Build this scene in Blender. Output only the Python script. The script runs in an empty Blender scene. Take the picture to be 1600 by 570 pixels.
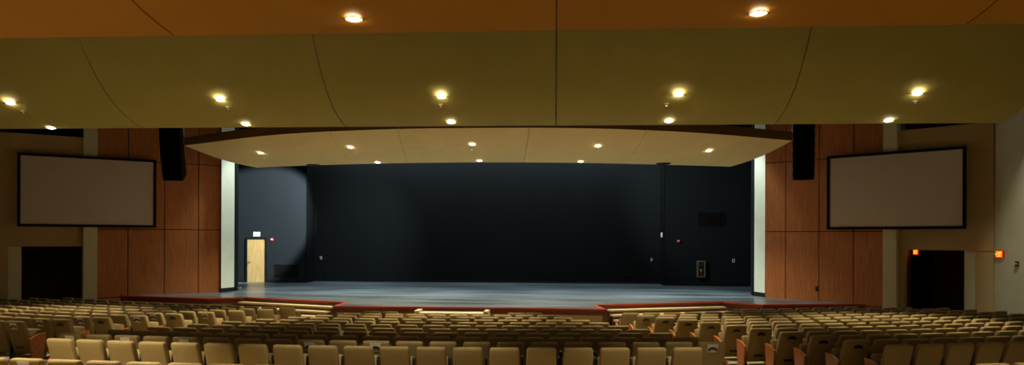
import bpy, bmesh, math, random
from mathutils import Vector, Matrix
from mathutils.bvhtree import BVHTree
random.seed(7)
S = bpy.context.scene
COL = S.collection
PI = math.pi

# ------------------------------------------------------------------ camera model (image taken as 1600 x 570)
F, CX, HZ, ROLL, YAW, CZ = 1100.0, 800.0, 371.5, 0.0039, math.radians(3.54), 3.2
cs, sn = math.cos(YAW), math.sin(YAW)

def ray(px, py):
    u, v = (px - CX) / F, -(py - HZ) / F
    u, v = u - ROLL * v, v + ROLL * u
    return Vector((-sn + u * cs, cs + u * sn, v))

def at(px, py, d):
    return Vector((0, 0, CZ)) + ray(px, py) * d

def on_z(px, py, z):
    r = ray(px, py)
    return Vector((0, 0, CZ)) + r * ((z - CZ) / r.z)

def on_y(px, py, y):
    r = ray(px, py)
    return Vector((0, 0, CZ)) + r * (y / r.y)

def on_x(px, py, x):
    r = ray(px, py)
    return Vector((0, 0, CZ)) + r * (x / r.x)

def proj(p):
    d = -sn * p[0] + cs * p[1]
    r = cs * p[0] + sn * p[1]
    u, v = r / d, (p[2] - CZ) / d
    u, v = u + ROLL * v, v - ROLL * u
    return CX + F * u, HZ - F * v, d

def on_line(px, py, a, b):
    """the point where the pixel's ray meets the upright plane through plan points a, b"""
    r = ray(px, py)
    n = Vector((b[1] - a[1], -(b[0] - a[0]), 0))
    t = (n.x * a[0] + n.y * a[1]) / (n.x * r.x + n.y * r.y)
    return Vector((0, 0, CZ)) + r * t

cam_d = bpy.data.cameras.new('camera')
cam_d.sensor_width = 36
cam_d.lens = 36 * F / 1600
cam_d.shift_y = (HZ - 285) / 1600
cam_d.clip_end = 200
cam = bpy.data.objects.new('camera', cam_d)
COL.objects.link(cam)
cam.matrix_world = (Matrix.Translation((0, 0, CZ)) @ Matrix.Rotation(YAW, 4, 'Z')
                    @ Matrix.Rotation(PI / 2, 4, 'X') @ Matrix.Rotation(ROLL, 4, 'Z'))
S.camera = cam
S.view_settings.view_transform = 'Standard'
S.view_settings.look = 'None'
S.view_settings.gamma = 1
S.view_settings.exposure = 0
S.view_settings.use_curve_mapping = False

# ------------------------------------------------------------------ materials
def lin(c):
    return tuple(((x / 255) / 12.92 if x / 255 <= 0.04045 else ((x / 255 + 0.055) / 1.055) ** 2.4) for x in c) + (1,)

def mat(name, rgb, rough=0.6, metal=0.0, var=0.0, scale=20.0, stretch=(1, 1, 1), bump=0.0, emit=None, strength=0.0, spec=0.5, rgb2=None, coord='Object'):
    m = bpy.data.materials.new(name)
    m.use_nodes = True
    nt = m.node_tree
    b = nt.nodes['Principled BSDF']
    b.inputs['Base Color'].default_value = lin(rgb)
    b.inputs['Roughness'].default_value = rough
    b.inputs['Metallic'].default_value = metal
    b.inputs['Specular IOR Level'].default_value = spec
    if var or bump or rgb2:
        tc = nt.nodes.new('ShaderNodeTexCoord')
        mp = nt.nodes.new('ShaderNodeMapping')
        mp.inputs['Scale'].default_value = stretch
        nz = nt.nodes.new('ShaderNodeTexNoise')
        nz.inputs['Scale'].default_value = scale
        nz.inputs['Detail'].default_value = 5
        nt.links.new(tc.outputs[coord], mp.inputs['Vector'])
        nt.links.new(mp.outputs['Vector'], nz.inputs['Vector'])
        if var or rgb2:
            rp = nt.nodes.new('ShaderNodeValToRGB')
            a = rgb2 or tuple(max(0, x * (1 - var)) for x in rgb)
            c = rgb if rgb2 else tuple(min(255, x * (1 + var)) for x in rgb)
            rp.color_ramp.elements[0].color = lin(a)
            rp.color_ramp.elements[1].color = lin(c)
            rp.color_ramp.elements[0].position = 0.3
            rp.color_ramp.elements[1].position = 0.7
            nt.links.new(nz.outputs['Fac'], rp.inputs['Fac'])
            nt.links.new(rp.outputs['Color'], b.inputs['Base Color'])
        if bump:
            bp = nt.nodes.new('ShaderNodeBump')
            bp.inputs['Strength'].default_value = bump
            bp.inputs['Distance'].default_value = 0.01
            nt.links.new(nz.outputs['Fac'], bp.inputs['Height'])
            nt.links.new(bp.outputs['Normal'], b.inputs['Normal'])
    if emit:
        b.inputs['Emission Color'].default_value = lin(emit)
        b.inputs['Emission Strength'].default_value = strength
    return m

M = {
    'fabric': mat('olive_fabric', (142, 122, 80), 0.9, var=0.08, scale=160, bump=0.15, spec=0.2),
    'black': mat('black_plastic', (16, 15, 14), 0.4),
    'arm': mat('armrest_plastic', (34, 31, 28), 0.3),
    'handle': mat('dark_handle', (20, 16, 12), 0.5),
    'card': mat('white_paper', (225, 218, 205), 0.7),
    'panelwood': mat('end_panel_wood', (170, 96, 38), 0.35, var=0.16, scale=9, stretch=(6, 6, 0.8)),
    'wallwood': mat('cherry_wall_wood', (178, 108, 58), 0.42, var=0.13, scale=5, stretch=(7, 7, 0.35)),
    'seam': mat('dark_backing', (40, 16, 6), 0.8),
    'tan': mat('tan_paint', (184, 154, 104), 0.75, var=0.02, scale=2),
    'white': mat('pale_paint', (212, 202, 166), 0.7, var=0.02, scale=2),
    'pier': mat('pale_green_white_paint', (232, 236, 212), 0.65, var=0.02, scale=2),
    'olive': mat('olive_lit_ceiling', (168, 158, 88), 0.75, var=0.015, scale=1.5),  # olive tone puts this cloud's different lighting into its colour
    'orange': mat('ochre_lit_ceiling', (166, 112, 8), 0.75, var=0.015, scale=1.5),  # ochre stands in for warm light on a paler ceiling
    'canopy': mat('cream_ceiling_paint', (244, 214, 142), 0.75, var=0.015, scale=1.5),
    'canopyedge': mat('brown_edge_paint', (116, 84, 36), 0.8),
    'floor': mat('pale_sealed_floor', (158, 142, 106), 0.55, var=0.06, scale=3),
    'stagewall': mat('blue_black_wall_paint', (18, 23, 26), 0.85, var=0.06, scale=1.2, stretch=(1, 1, 0.3), spec=0.2),
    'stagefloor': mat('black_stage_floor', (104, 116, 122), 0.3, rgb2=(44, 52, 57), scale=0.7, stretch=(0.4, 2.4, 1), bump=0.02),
    'redwood': mat('red_brown_edge_wood', (104, 42, 22), 0.35, var=0.1, scale=6, stretch=(1, 1, 6)),
    'redtrim': mat('red_nosing_wood', (176, 66, 34), 0.3, var=0.06, scale=6),
    'stepface': mat('cream_stage_front', (186, 168, 126), 0.6, var=0.03, scale=4),
    'nosing': mat('cream_step_nosing', (212, 192, 146), 0.5, var=0.04, scale=8),
    'riser': mat('dark_step_riser', (86, 54, 30), 0.6, var=0.08, scale=8),
    'dark': mat('dark_void_paint', (34, 28, 24), 0.9),
    'alcove': mat('dark_brown_alcove_paint', (96, 60, 36), 0.85, var=0.04, scale=3),
    'darkdoor': mat('black_door_paint', (18, 17, 17), 0.5),
    'dark_sheet': mat('matt_black_added_sheet', (8, 8, 9), 0.95, spec=0.05),
    'screen': mat('projection_fabric', (204, 188, 172), 0.85, spec=0.2),
    'frame': mat('black_velvet_frame', (18, 17, 18), 0.9, spec=0.2),
    'doorwood': mat('light_maple_door', (164, 134, 84), 0.45, var=0.08, scale=4, stretch=(5, 5, 0.5)),
    'steel': mat('brushed_steel', (200, 200, 205), 0.3, metal=0.9),
    'galv': mat('pale_rigging_steel', (196, 204, 214), 0.5, metal=0.2),
    'speaker': mat('black_speaker_paint', (6, 6, 7), 0.9, spec=0.1),
    'grille': mat('black_speaker_grille', (4, 4, 5), 0.95, bump=0.3, scale=120, spec=0.05),
    'ring': mat('white_trim_ring', (225, 215, 190), 0.5),
    'lamp': mat('lit_lamp_lens', (255, 240, 210), 0.4, emit=(255, 236, 200), strength=90),
    'stagelamp': mat('lit_stage_lens', (230, 240, 255), 0.4, emit=(225, 240, 255), strength=3),
    'exitred': mat('lit_red_exit_face', (255, 90, 20), 0.5, emit=(255, 45, 6), strength=0.9),
    'exityellow': mat('lit_exit_letters', (255, 190, 60), 0.5, emit=(255, 196, 60), strength=1.8),
    'exitwhite': mat('white_exit_face', (235, 228, 222), 0.5, emit=(255, 225, 215), strength=0.2),
    'exitletter': mat('red_exit_letters', (226, 92, 62), 0.5, emit=(255, 80, 40), strength=0.25),
    'red': mat('red_alarm_plastic', (190, 36, 30), 0.4),
    'darkred': mat('dark_red_box', (110, 26, 22), 0.4),
    'lens': mat('clear_strobe_lens', (235, 215, 215), 0.15),
    'plate': mat('white_wall_plate', (226, 236, 240), 0.35),
    'bronze': mat('grey_green_cabinet_metal', (120, 116, 92), 0.4, metal=0.3),
    'cabinetback': mat('cabinet_interior', (96, 92, 74), 0.6),
    'cylred': mat('extinguisher_red', (176, 34, 24), 0.3),
    'label': mat('extinguisher_label', (230, 222, 214), 0.5),
    'led': mat('pale_green_indicator', (200, 230, 210), 0.4, emit=(200, 240, 215), strength=0.6),
}
def glass(name):
    m = bpy.data.materials.new(name); m.use_nodes = True
    b = m.node_tree.nodes['Principled BSDF']
    b.inputs['Base Color'].default_value = (0.95, 1, 0.97, 1); b.inputs['Roughness'].default_value = 0.02
    b.inputs['Transmission Weight'].default_value = 1.0; b.inputs['IOR'].default_value = 1.1
    return m
M['glass'] = glass('clear_cabinet_glass')

# ------------------------------------------------------------------ object helpers
def tag(o, label, cat, group=None, kind=None):
    if label: o['label'] = label
    if cat: o['category'] = cat
    if group: o['group'] = group
    if kind: o['kind'] = kind
    return o

def thing(name, loc, label, cat, group=None, rz=0.0, kind=None):
    o = bpy.data.objects.new(name, None)
    o.empty_display_size = 0.1
    COL.objects.link(o)
    o.location = loc
    o.rotation_euler = (0, 0, rz)
    return tag(o, label, cat, group, kind)

def obj(name, bm, m, parent=None, smooth=False):
    me = bpy.data.meshes.new(name)
    bmesh.ops.recalc_face_normals(bm, faces=bm.faces)
    bm.to_mesh(me)
    bm.free()
    for mm in (m if isinstance(m, (list, tuple)) else [m]):
        me.materials.append(mm)
    if smooth:
        for p in me.polygons: p.use_smooth = True
        try: me.set_sharp_from_angle(angle=math.radians(50))
        except Exception: pass
    o = bpy.data.objects.new(name, me)
    COL.objects.link(o)
    if parent: o.parent = parent
    return o

def struct(name, bm, m, label=None, cat=None, smooth=False):
    o = obj(name, bm, m, None, smooth)
    return tag(o, label, cat, None, 'structure')

def B(): return bmesh.new()

def box(bm, lo, hi, T=None, mi=0, bevel=0.0):
    lo, hi = Vector(lo), Vector(hi)
    mt = Matrix.Translation((lo + hi) / 2) @ Matrix.Diagonal((*(hi - lo), 1))
    if T is not None: mt = T @ mt
    r = bmesh.ops.create_cube(bm, size=1, matrix=mt)
    fs = {f for v in r['verts'] for f in v.link_faces}
    for f in fs: f.material_index = mi
    if bevel:
        es = list({e for v in r['verts'] for e in v.link_edges})
        rb = bmesh.ops.bevel(bm, geom=es, offset=bevel, segments=2, affect='EDGES', profile=0.5)
        for f in rb['faces']: f.material_index = mi
    return bm

def cyl(bm, p, q, r, r2=None, seg=16, mi=0):
    p, q = Vector(p), Vector(q)
    d = q - p
    mt = Matrix.Translation((p + q) / 2) @ d.to_track_quat('Z', 'Y').to_matrix().to_4x4()
    res = bmesh.ops.create_cone(bm, cap_ends=True, segments=seg, radius1=r, radius2=r if r2 is None else r2, depth=d.length, matrix=mt)
    for f in {f for v in res['verts'] for f in v.link_faces}: f.material_index = mi
    return bm

def prism(bm, pts, z0, z1, mi=0):
    """closed plan outline extruded from z0 to z1"""
    a = [bm.verts.new((p[0], p[1], z0)) for p in pts]
    b = [bm.verts.new((p[0], p[1], z1)) for p in pts]
    n = len(pts)
    fs = [bm.faces.new(a[::-1]), bm.faces.new(b)]
    for i in range(n):
        fs.append(bm.faces.new((a[i], a[(i + 1) % n], b[(i + 1) % n], b[i])))
    for f in fs: f.material_index = mi
    return bm

def sheet(bm, pts, off, mi=0):
    """polygon (3-D points) thickened by the vector off"""
    a = [bm.verts.new(p) for p in pts]
    b = [bm.verts.new(Vector(p) + Vector(off)) for p in pts]
    n = len(pts)
    fs = [bm.faces.new(a[::-1]), bm.faces.new(b)]
    for i in range(n):
        fs.append(bm.faces.new((a[i], a[(i + 1) % n], b[(i + 1) % n], b[i])))
    for f in fs: f.material_index = mi
    return bm

def frame_T(origin, xdir, zdir=(0, 0, 1)):
    """local x along xdir, z up, y = into the wall"""
    x = Vector(xdir).normalized()
    z = Vector(zdir).normalized()
    y = z.cross(x).normalized()
    m = Matrix((x, y, z)).transposed().to_4x4()
    return Matrix.Translation(origin) @ m

def text(name, body, size, m, T, parent, width, depth=0.004):
    c = bpy.data.curves.new(name, 'FONT')
    c.body = body
    c.size = size
    c.extrude = depth
    c.align_x = 'CENTER'
    c.align_y = 'CENTER'
    t = bpy.data.objects.new(name, c)
    COL.objects.link(t)
    bpy.context.view_layer.update()
    me = bpy.data.meshes.new_from_object(t.evaluated_get(bpy.context.evaluated_depsgraph_get()))
    bpy.data.objects.remove(t)
    xs = [v.co.x for v in me.vertices]; ys = [v.co.y for v in me.vertices]
    k = width / (max(xs) - min(xs)); mx = (max(xs) + min(xs)) / 2
    q = size * 0.72 / (max(ys) - min(ys)); my = (max(ys) + min(ys)) / 2
    for v in me.vertices: v.co = ((v.co.x - mx) * k, -v.co.z, (v.co.y - my) * q)
    me.materials.clear(); me.materials.append(m)
    o = bpy.data.objects.new(name, me)
    COL.objects.link(o)
    o.parent = parent
    o.matrix_local = parent.matrix_world.inverted() @ T
    return o

def setT(o, T):
    """place a thing's Empty by a full matrix"""
    o.matrix_world = T
    bpy.context.view_layer.update()
    return o

# ------------------------------------------------------------------ room plan
ZST = 1.0                                  # stage floor height
LW1, LW2 = at(345, 400, 28.1), at(0, 400, 24.27)       # slanting left house wall, stage end and house end
RW1, RW2 = at(1196, 400, 26.4), at(1553, 400, 21.4)    # slanting right house wall
XR = RW2.x                                  # right side wall plane
XL = LW2.x - 0.15                           # left side wall plane (just outside the frame)
ARC = Vector((-2.9, 51.1))
RA, PITCH = 40.0, 0.757
def zrow(n): return CZ - (1.746 + 0.026 * n) - 0.855
def floor_z(x, y):
    R = math.hypot(x - ARC.x, y - ARC.y)
    n = (RA - R) / PITCH
    return zrow(min(n, 12.0))

# house floor: a gently sloping bowl
bm = B()
nx, ny = 46, 40
x0, x1, y0, y1 = XL - 1.5, XR + 4, -5.0, 27.5
vs = [[bm.verts.new((x0 + (x1 - x0) * i / nx, y0 + (y1 - y0) * j / ny, floor_z(x0 + (x1 - x0) * i / nx, y0 + (y1 - y0) * j / ny))) for j in range(ny + 1)] for i in range(nx + 1)]
for i in range(nx):
    for j in range(ny):
        bm.faces.new((vs[i][j], vs[i + 1][j], vs[i + 1][j + 1], vs[i][j + 1]))
struct('floor', bm, M['floor'], 'pale sealed sloping floor under the rows of seats', 'floor', True)

# outer shell
bm = B(); box(bm, (XR, -5, -0.5), (XR + 0.25, RW2.y, 9.6))
struct('wall_right', bm, M['white'], 'pale side wall with a lit exit sign at the right', 'wall')
bm = B(); box(bm, (XL - 0.25, -5, -0.5), (XL, LW2.y, 9.6))
struct('wall_left', bm, M['white'], 'pale side wall at the left of the seats', 'wall')
bm = B(); box(bm, (XL - 0.3, -5.2, -0.5), (XR + 0.3, -5, 9.6))
struct('wall_rear', bm, M['tan'], 'tan rear wall of the hall', 'wall')
bm = B(); box(bm, (XL - 6, -5.2, 9.6), (XR + 6, 36.5, 9.8))
struct('ceiling', bm, M['dark'], 'dark roof deck above the ceiling panels', 'ceiling')

def wall_frame(a, b):
    """T with local x along the wall from a to b, y away from the room"""
    return frame_T((a.x, a.y, 0), (b.x - a.x, b.y - a.y, 0))

def along(px, a, b):
    p = on_line(px, 371, a, b)
    return (Vector((p.x - a.x, p.y - a.y)).length) * (1 if (p - a).dot(b - a) > 0 else -1)

def house_wall(side, a, b, pxs, px_col, px_alc, px_jamb, px_end, bulk_bottom):
    """a = stage end, b = house end; wood panels by the stage, a pale column, then a tan bulkhead above an exit alcove"""
    T = frame_T((a.x, a.y, 0), (b.x - a.x, b.y - a.y, 0))
    room = -1.0 if T.inverted() @ Vector((0, 0, 3)) is not None and (T.inverted() @ Vector((0, 0, 3))).y < 0 else 1.0
    us = [along(p, a, b) for p in pxs]
    zs = [-0.3, 0.93, 3.47, 6.03, 9.5]
    bm = B()
    lo, hi = min(us), max(us)
    box(bm, (lo - 0.02, min(0, -room * 0.2), -0.4), (hi + 0.02, max(0, -room * 0.2), 9.55), T, 1)
    g = 0.014
    for i in range(len(us) - 1):
        for k in range(len(zs) - 1):
            ua, ub = sorted((us[i], us[i + 1]))
            box(bm, (ua + g, min(0.001 * room, 0.03 * room), zs[k] + g), (ub - g, max(0.001 * room, 0.03 * room), zs[k + 1] - g), T, 0)
    struct('wall_wood_' + side, bm, [M['wallwood'], M['seam']], 'cherry wood panelled wall on the %s of the stage' % side, 'wall')
    # column
    c0, c1 = sorted(along(p, a, b) for p in px_col)
    bm = B(); box(bm, (c0, min(0.25 * room, -0.15 * room), -0.3), (c1, max(0.25 * room, -0.15 * room), 9.5), T)
    struct('column_' + side, bm, M['white'], 'pale square column beside the %s wood wall' % side, 'column')
    # bulkhead
    e0, e1 = c1, along(px_end, a, b)
    bm = B(); box(bm, (e0, min(0.06 * room, -0.3 * room), bulk_bottom), (e1, max(0.06 * room, -0.3 * room), 6.78), T)
    struct('wall_bulkhead_' + side, bm, M['tan'], 'tan bulkhead wall behind the %s projection screen' % side, 'wall')
    # dark void above the bulkhead, set back
    bm = B(); box(bm, (e0, -0.9 * room if room > 0 else 0.7, 6.6), (e1 + 0.6, -0.7 * room if room > 0 else 0.9, 9.6), T)
    box(bm, (e0, min(-0.3 * room, -0.9 * room), 6.55), (e1, max(-0.3 * room, -0.9 * room), 6.62), T)
    struct('wall_upper_' + side, bm, M['dark'], 'dark recess above the %s bulkhead' % side, 'wall')
    # alcove under the bulkhead
    a0, a1 = sorted(along(p, a, b) for p in px_alc)
    D = 3.2
    bm = B()
    def bx(u0, u1, d0, d1, z0, z1, mi=0):
        box(bm, (u0, min(-d0 * room, -d1 * room), z0), (u1, max(-d0 * room, -d1 * room), z1), T, mi)
    bx(a0 - 0.1, a0, 0.3, D, -0.2, bulk_bottom)
    bx(a1, a1 + 0.1, 0.3, D, -0.2, bulk_bottom)
    bx(a0 - 0.1, a1 + 0.1, D, D + 0.1, -0.2, bulk_bottom)
    bx(a0 - 0.1, a1 + 0.1, 0.3, D + 0.1, bulk_bottom, bulk_bottom + 0.1)
    bx(a0 - 0.1, a1 + 0.1, 0.0, D + 0.1, -0.2, 0.25)
    struct('wall_alcove_' + side, bm, M['alcove'], 'dark brown exit alcove under the %s bulkhead' % side, 'wall')
    # reveal between column and alcove
    bm = B(); box(bm, (c1, min(0.02 * room, -0.3 * room), -0.2), (a0, max(0.02 * room, -0.3 * room), bulk_bottom), T)
    struct('wall_reveal_' + side, bm, M['tan'], 'narrow tan reveal between column and %s alcove' % side, 'wall')
    # jamb column at the far side of the alcove
    j0, j1 = sorted(along(p, a, b) for p in px_jamb)
    bm = B(); box(bm, (j0, min(0.0, -0.45 * room), -0.2), (j1, max(0.0, -0.45 * room), bulk_bottom), T)
    struct('column_jamb_' + side, bm, M['white'], 'pale jamb column at the outer side of the %s alcove' % side, 'column')
    bm = B(); box(bm, (j1, min(0.03 * room, -0.3 * room), -0.2), (e1, max(0.03 * room, -0.3 * room), bulk_bottom), T)
    struct('wall_lower_' + side, bm, M['tan'], 'tan wall beside the jamb of the %s alcove' % side, 'wall')
    # a dark double door deep in the alcove, on its stage-side wall
    dr = thing('door_' + ('1' if side == 'left' else '2'), (0, 0, 0), 'black double door deep in the %s exit alcove' % side, 'door', None, 0, 'structure')
    setT(dr, T)
    dm = B()
    w = (a1 - a0)
    ua = a0 + 0.06
    for k in range(2):
        d0 = 0.75 + k * 1.02
        box(dm, (ua - 0.05, min(-d0 * room, -(d0 + 0.98) * room), 0.26), (ua, max(-d0 * room, -(d0 + 0.98) * room), 2.4), None, 0)
    obj('leaf', dm, M['darkdoor'], dr)
    dm = B()
    for k in range(2):
        d0 = 0.75 + k * 1.02
        box(dm, (ua, min(-(d0 + 0.1) * room, -(d0 + 0.88) * room), 1.2), (ua + 0.05, max(-(d0 + 0.1) * room, -(d0 + 0.88) * room), 1.26), None, 0)
    obj('push_bar', dm, M['darkdoor'], dr)
    return T, room, (a0, a1)

TL, roomL, alcL = house_wall('left', LW1, LW2, [345, 310, 257, 200, 152], (152, 130), (128, 33), (33, 13), -6, 2.83)
TR, roomR, alcR = house_wall('right', RW1, RW2, [1196, 1228, 1280, 1334, 1383], (1383, 1404), (1413, 1507), (1507, 1525), 1553, 2.86)

# ------------------------------------------------------------------ proscenium piers, stage shell
PY = 27.1
def pier(side, pa, pb):
    a, b = on_y(pa, 420, PY), on_y(pb, 420, PY)
    lo, hi = min(a.x, b.x), max(a.x, b.x)
    left = side == 'left'
    ia = on_y(pb if left else pa, 420, PY + 0.6).x          # inner corner, set back
    oa = lo if left else hi
    def plan(e):
        q = [(oa, PY), (ia + (e if left else -e), PY + 0.6 - e), (ia + (e if left else -e), PY + 0.75), (oa, PY + 0.75)]
        q[0] = (oa, PY - e)
        return q
    bm = B(); prism(bm, plan(0), ZST + 0.16, 9.5)
    struct('column_proscenium_' + side, bm, M['pier'], 'pale proscenium pier at the %s side of the stage opening' % side, 'column')
    bm = B(); prism(bm, plan(0.015), ZST, ZST + 0.16)
    struct('baseboard_pier_' + side, bm, M['black'], 'black base at the foot of the %s pier' % side, 'baseboard')
    lo, hi = min(oa, ia), max(oa, ia)
    return lo, hi
pl = pier('left', 345.5, 363.5)
pr = pier('right', 1180, 1195.5)

YB, YS = 34.4, 33.2
xl = on_y(478, 440, YS).x
xr = on_y(1038, 440, YS).x
XSL, XSR = pl[0] - 2.5, pr[1] + 2.5
bm = B(); box(bm, (xl - 0.3, YB, ZST), (xr + 0.3, YB + 0.2, 9.6))
struct('wall_stage_back', bm, M['stagewall'], 'blue-black back wall of the stage', 'wall')
bm = B(); box(bm, (XSL, YS, ZST), (xl, YB, 9.6))
struct('wall_stage_left', bm, M['stagewall'], 'blue-black stage wall with the wooden door', 'wall')
bm = B(); box(bm, (xr, YS, ZST), (XSR, YB, 9.6))
struct('wall_stage_right', bm, M['stagewall'], 'blue-black stage wall with the fire extinguisher cabinet', 'wall')
bm = B(); box(bm, (XSL - 0.2, PY, ZST), (XSL, YB, 9.6))
struct('wall_wing_left', bm, M['stagewall'], 'blue-black wing wall hidden beside the left pier', 'wall')
bm = B(); box(bm, (XSR, PY, ZST), (XSR + 0.2, YB, 9.6))
struct('wall_wing_right', bm, M['stagewall'], 'blue-black wing wall hidden beside the right pier', 'wall')
for nm, lo, hi, y in (('stage_left', XSL, xl, YS), ('stage_back', xl, xr, YB), ('stage_right', xr, XSR, YS)):
    bm = B(); box(bm, (lo + 0.001, y - 0.02, ZST), (hi - 0.001, y - 0.001, ZST + 0.1))
    struct('baseboard_' + nm, bm, M['black'], 'black rubber base along the %s wall' % nm.replace('_', ' '), 'baseboard')
for nm, x_ in (('left', xl), ('right', xr)):  # thin black sheet added over each corner return to keep it dark
    sg = 1 if nm == 'left' else -1
    bm = B(); box(bm, (min(x_ + sg * 0.002, x_ + sg * 0.02), YS - 0.005, ZST + 0.001), (max(x_ + sg * 0.002, x_ + sg * 0.02), YB - 0.03, 9.59))
    struct('wall_corner_' + nm, bm, M['dark_sheet'], 'added matt black sheet darkening the %s corner of the stage back wall' % nm, 'wall')
# wing returns behind the piers
bm = B(); box(bm, (XSL, PY + 0.76, ZST), (pl[1] + 0.05, PY + 1.0, 9.6))
struct('wall_return_left', bm, M['stagewall'], 'black return behind the left pier', 'wall')
bm = B(); box(bm, (pr[0] - 0.05, PY + 0.76, ZST), (XSR, PY + 1.0, 9.6))
struct('wall_return_right', bm, M['stagewall'], 'black return behind the right pier', 'wall')

# stage floor outline (front edge measured on the floor plane)
def sp(px, py): 
    p = on_z(px, py, ZST); return Vector((p.x, p.y))
E0 = on_line(187, 465, LW1, LW2); E0 = Vector((E0.x, E0.y))
edge = [E0, sp(325, 466), sp(383, 464.3), sp(540, 472), sp(522, 478), sp(650, 479.3), sp(800, 480.6), sp(946, 483), sp(930, 476.3), sp(1130, 471.3), sp(1192, 475.6)]
E9 = on_line(1352, 479, RW1, RW2); edge.append(Vector((E9.x, E9.y)))
back = [Vector((RW1.x, RW1.y)), Vector((pr[1], PY + 0.3)), Vector((XSR, PY + 0.3)), Vector((XSR, YB)), Vector((XSL, YB)), Vector((XSL, PY + 0.3)), Vector((pl[0], PY + 0.3)), Vector((LW1.x, LW1.y))]
# the plank floor's edge follows wood walls on both sides
bm = B(); prism(bm, edge + back, ZST - 0.05, ZST)
struct('floor_stage', bm, M['stagefloor'], 'black painted stage floor with a soft sheen', 'floor')

def offset_path(pts, d):
    """parallel path d towards the audience"""
    out = []
    for i, p in enumerate(pts):
        a = pts[max(i - 1, 0)]; b = pts[min(i + 1, len(pts) - 1)]
        n1 = (p - a).normalized() if i > 0 else (b - p).normalized()
        n2 = (b - p).normalized() if i < len(pts) - 1 else n1
        m1 = Vector((n1.y, -n1.x)); m2 = Vector((n2.y, -n2.x))
        bis = (m1 + m2)
        if bis.length < 1e-5: bis = m1
        bis.normalize()
        k = max(0.4, bis.dot(m1))
        out.append(p + bis * d / k)
    return out
def band(bm, pts, d0, d1, z0, z1, mi=0):
    A, C = offset_path(pts, d0), offset_path(pts, d1)
    for i in range(len(pts) - 1):
        prism(bm, [A[i], C[i], C[i + 1], A[i + 1]], z0, z1, mi)
bm = B(); band(bm, edge, -0.10, 0.03, ZST - 0.045, ZST + 0.006)
struct('trim_stage_nosing', bm, M['redtrim'], 'red wooden nosing along the front edge of the stage', 'trim')
bm = B(); band(bm, edge, -0.14, 0.0, ZST - 0.2, ZST - 0.045)
struct('trim_stage_fascia', bm, M['redwood'], 'red-brown wooden band under the stage edge', 'trim')
bm = B(); band(bm, edge, -0.24, -0.08, 0.0, ZST - 0.2)
struct('wall_stage_front', bm, M['stepface'], 'cream stage front below the red-brown band', 'wall')

# built-in stairs in the two recesses of the stage front
def stairs(a, b, flip, label):
    """a, b: plan ends of the stage edge the stairs run along"""
    a, b = Vector(a), Vector(b)
    d = (b - a).normalized()
    nrm = Vector((d.y, -d.x))
    if nrm.y > 0: nrm = -nrm
    c = (a + b) / 2
    st = thing('stage_stairs', (c.x, c.y, floor_z(c.x, c.y)), label, 'stairs', 'stairs at the stage front')
    zf = floor_z(c.x, c.y)
    off = Vector((-c.x, -c.y, -zf))
    nsteps = 3
    for k in range(nsteps):
        z = ZST - 0.14 * (k + 1)
        d0, d1 = 0.06 + 0.27 * k, 0.06 + 0.27 * (k + 1)
        P = [a + nrm * d0, b + nrm * d0, b + nrm * (d1 + 0.03), a + nrm * (d1 + 0.03)]
        bm = B(); prism(bm, P, z - 0.055, z); bmesh.ops.translate(bm, vec=off, verts=bm.verts)
        obj('tread', bm, M['nosing'], st)
        P = [a + nrm * (d1 - 0.1), b + nrm * (d1 - 0.1), b + nrm * d1, a + nrm * d1]
        bm = B(); prism(bm, P, zf, z - 0.056); bmesh.ops.translate(bm, vec=off, verts=bm.verts)
        obj('riser', bm, M['riser'], st)
    return st
dl = (edge[3] - edge[2])
stairs(edge[2] + dl * 0.0, edge[3] - dl * 0.085, 1, 'cream-edged stairs set into the stage front on the left')
drr = (edge[9] - edge[8])
stairs(edge[8] + drr * 0.08, edge[9] - drr * 0.02, -1, 'cream-edged stairs set into the stage front on the right')

# small step unit in front of the middle of the stage
a, b = sp(654, 480.4), sp(766, 481.6)
d = (b - a).normalized(); n = Vector((d.y, -d.x))
c = (a + b) / 2 + n * 0.06
zf = floor_z(c.x, c.y)
T = frame_T((c.x, c.y, zf), (d.x, d.y, 0))
w = (b - a).length / 2
su = thing('step_unit', (0, 0, 0), 'cream step unit standing against the middle of the stage front', 'steps')
setT(su, T)
hh = ZST - zf
for s in (-1, 1):
    bm = B()
    pts = [(s * w, -0.62), (s * (w - 0.14), -0.62), (s * (w - 0.14), 0.0), (s * w, 0.0)]
    prism(bm, pts, 0, hh - 0.03)
    obj('cheek_wall', bm, M['nosing'], su)
bm = B(); box(bm, (-w + 0.145, -0.60, hh - 0.17), (w - 0.145, 0, hh - 0.10)); obj('tread', bm, M['nosing'], su)
bm = B(); box(bm, (-w + 0.145, -0.57, 0), (w - 0.145, -0.50, hh - 0.171)); obj('riser', bm, M['stepface'], su)

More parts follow.
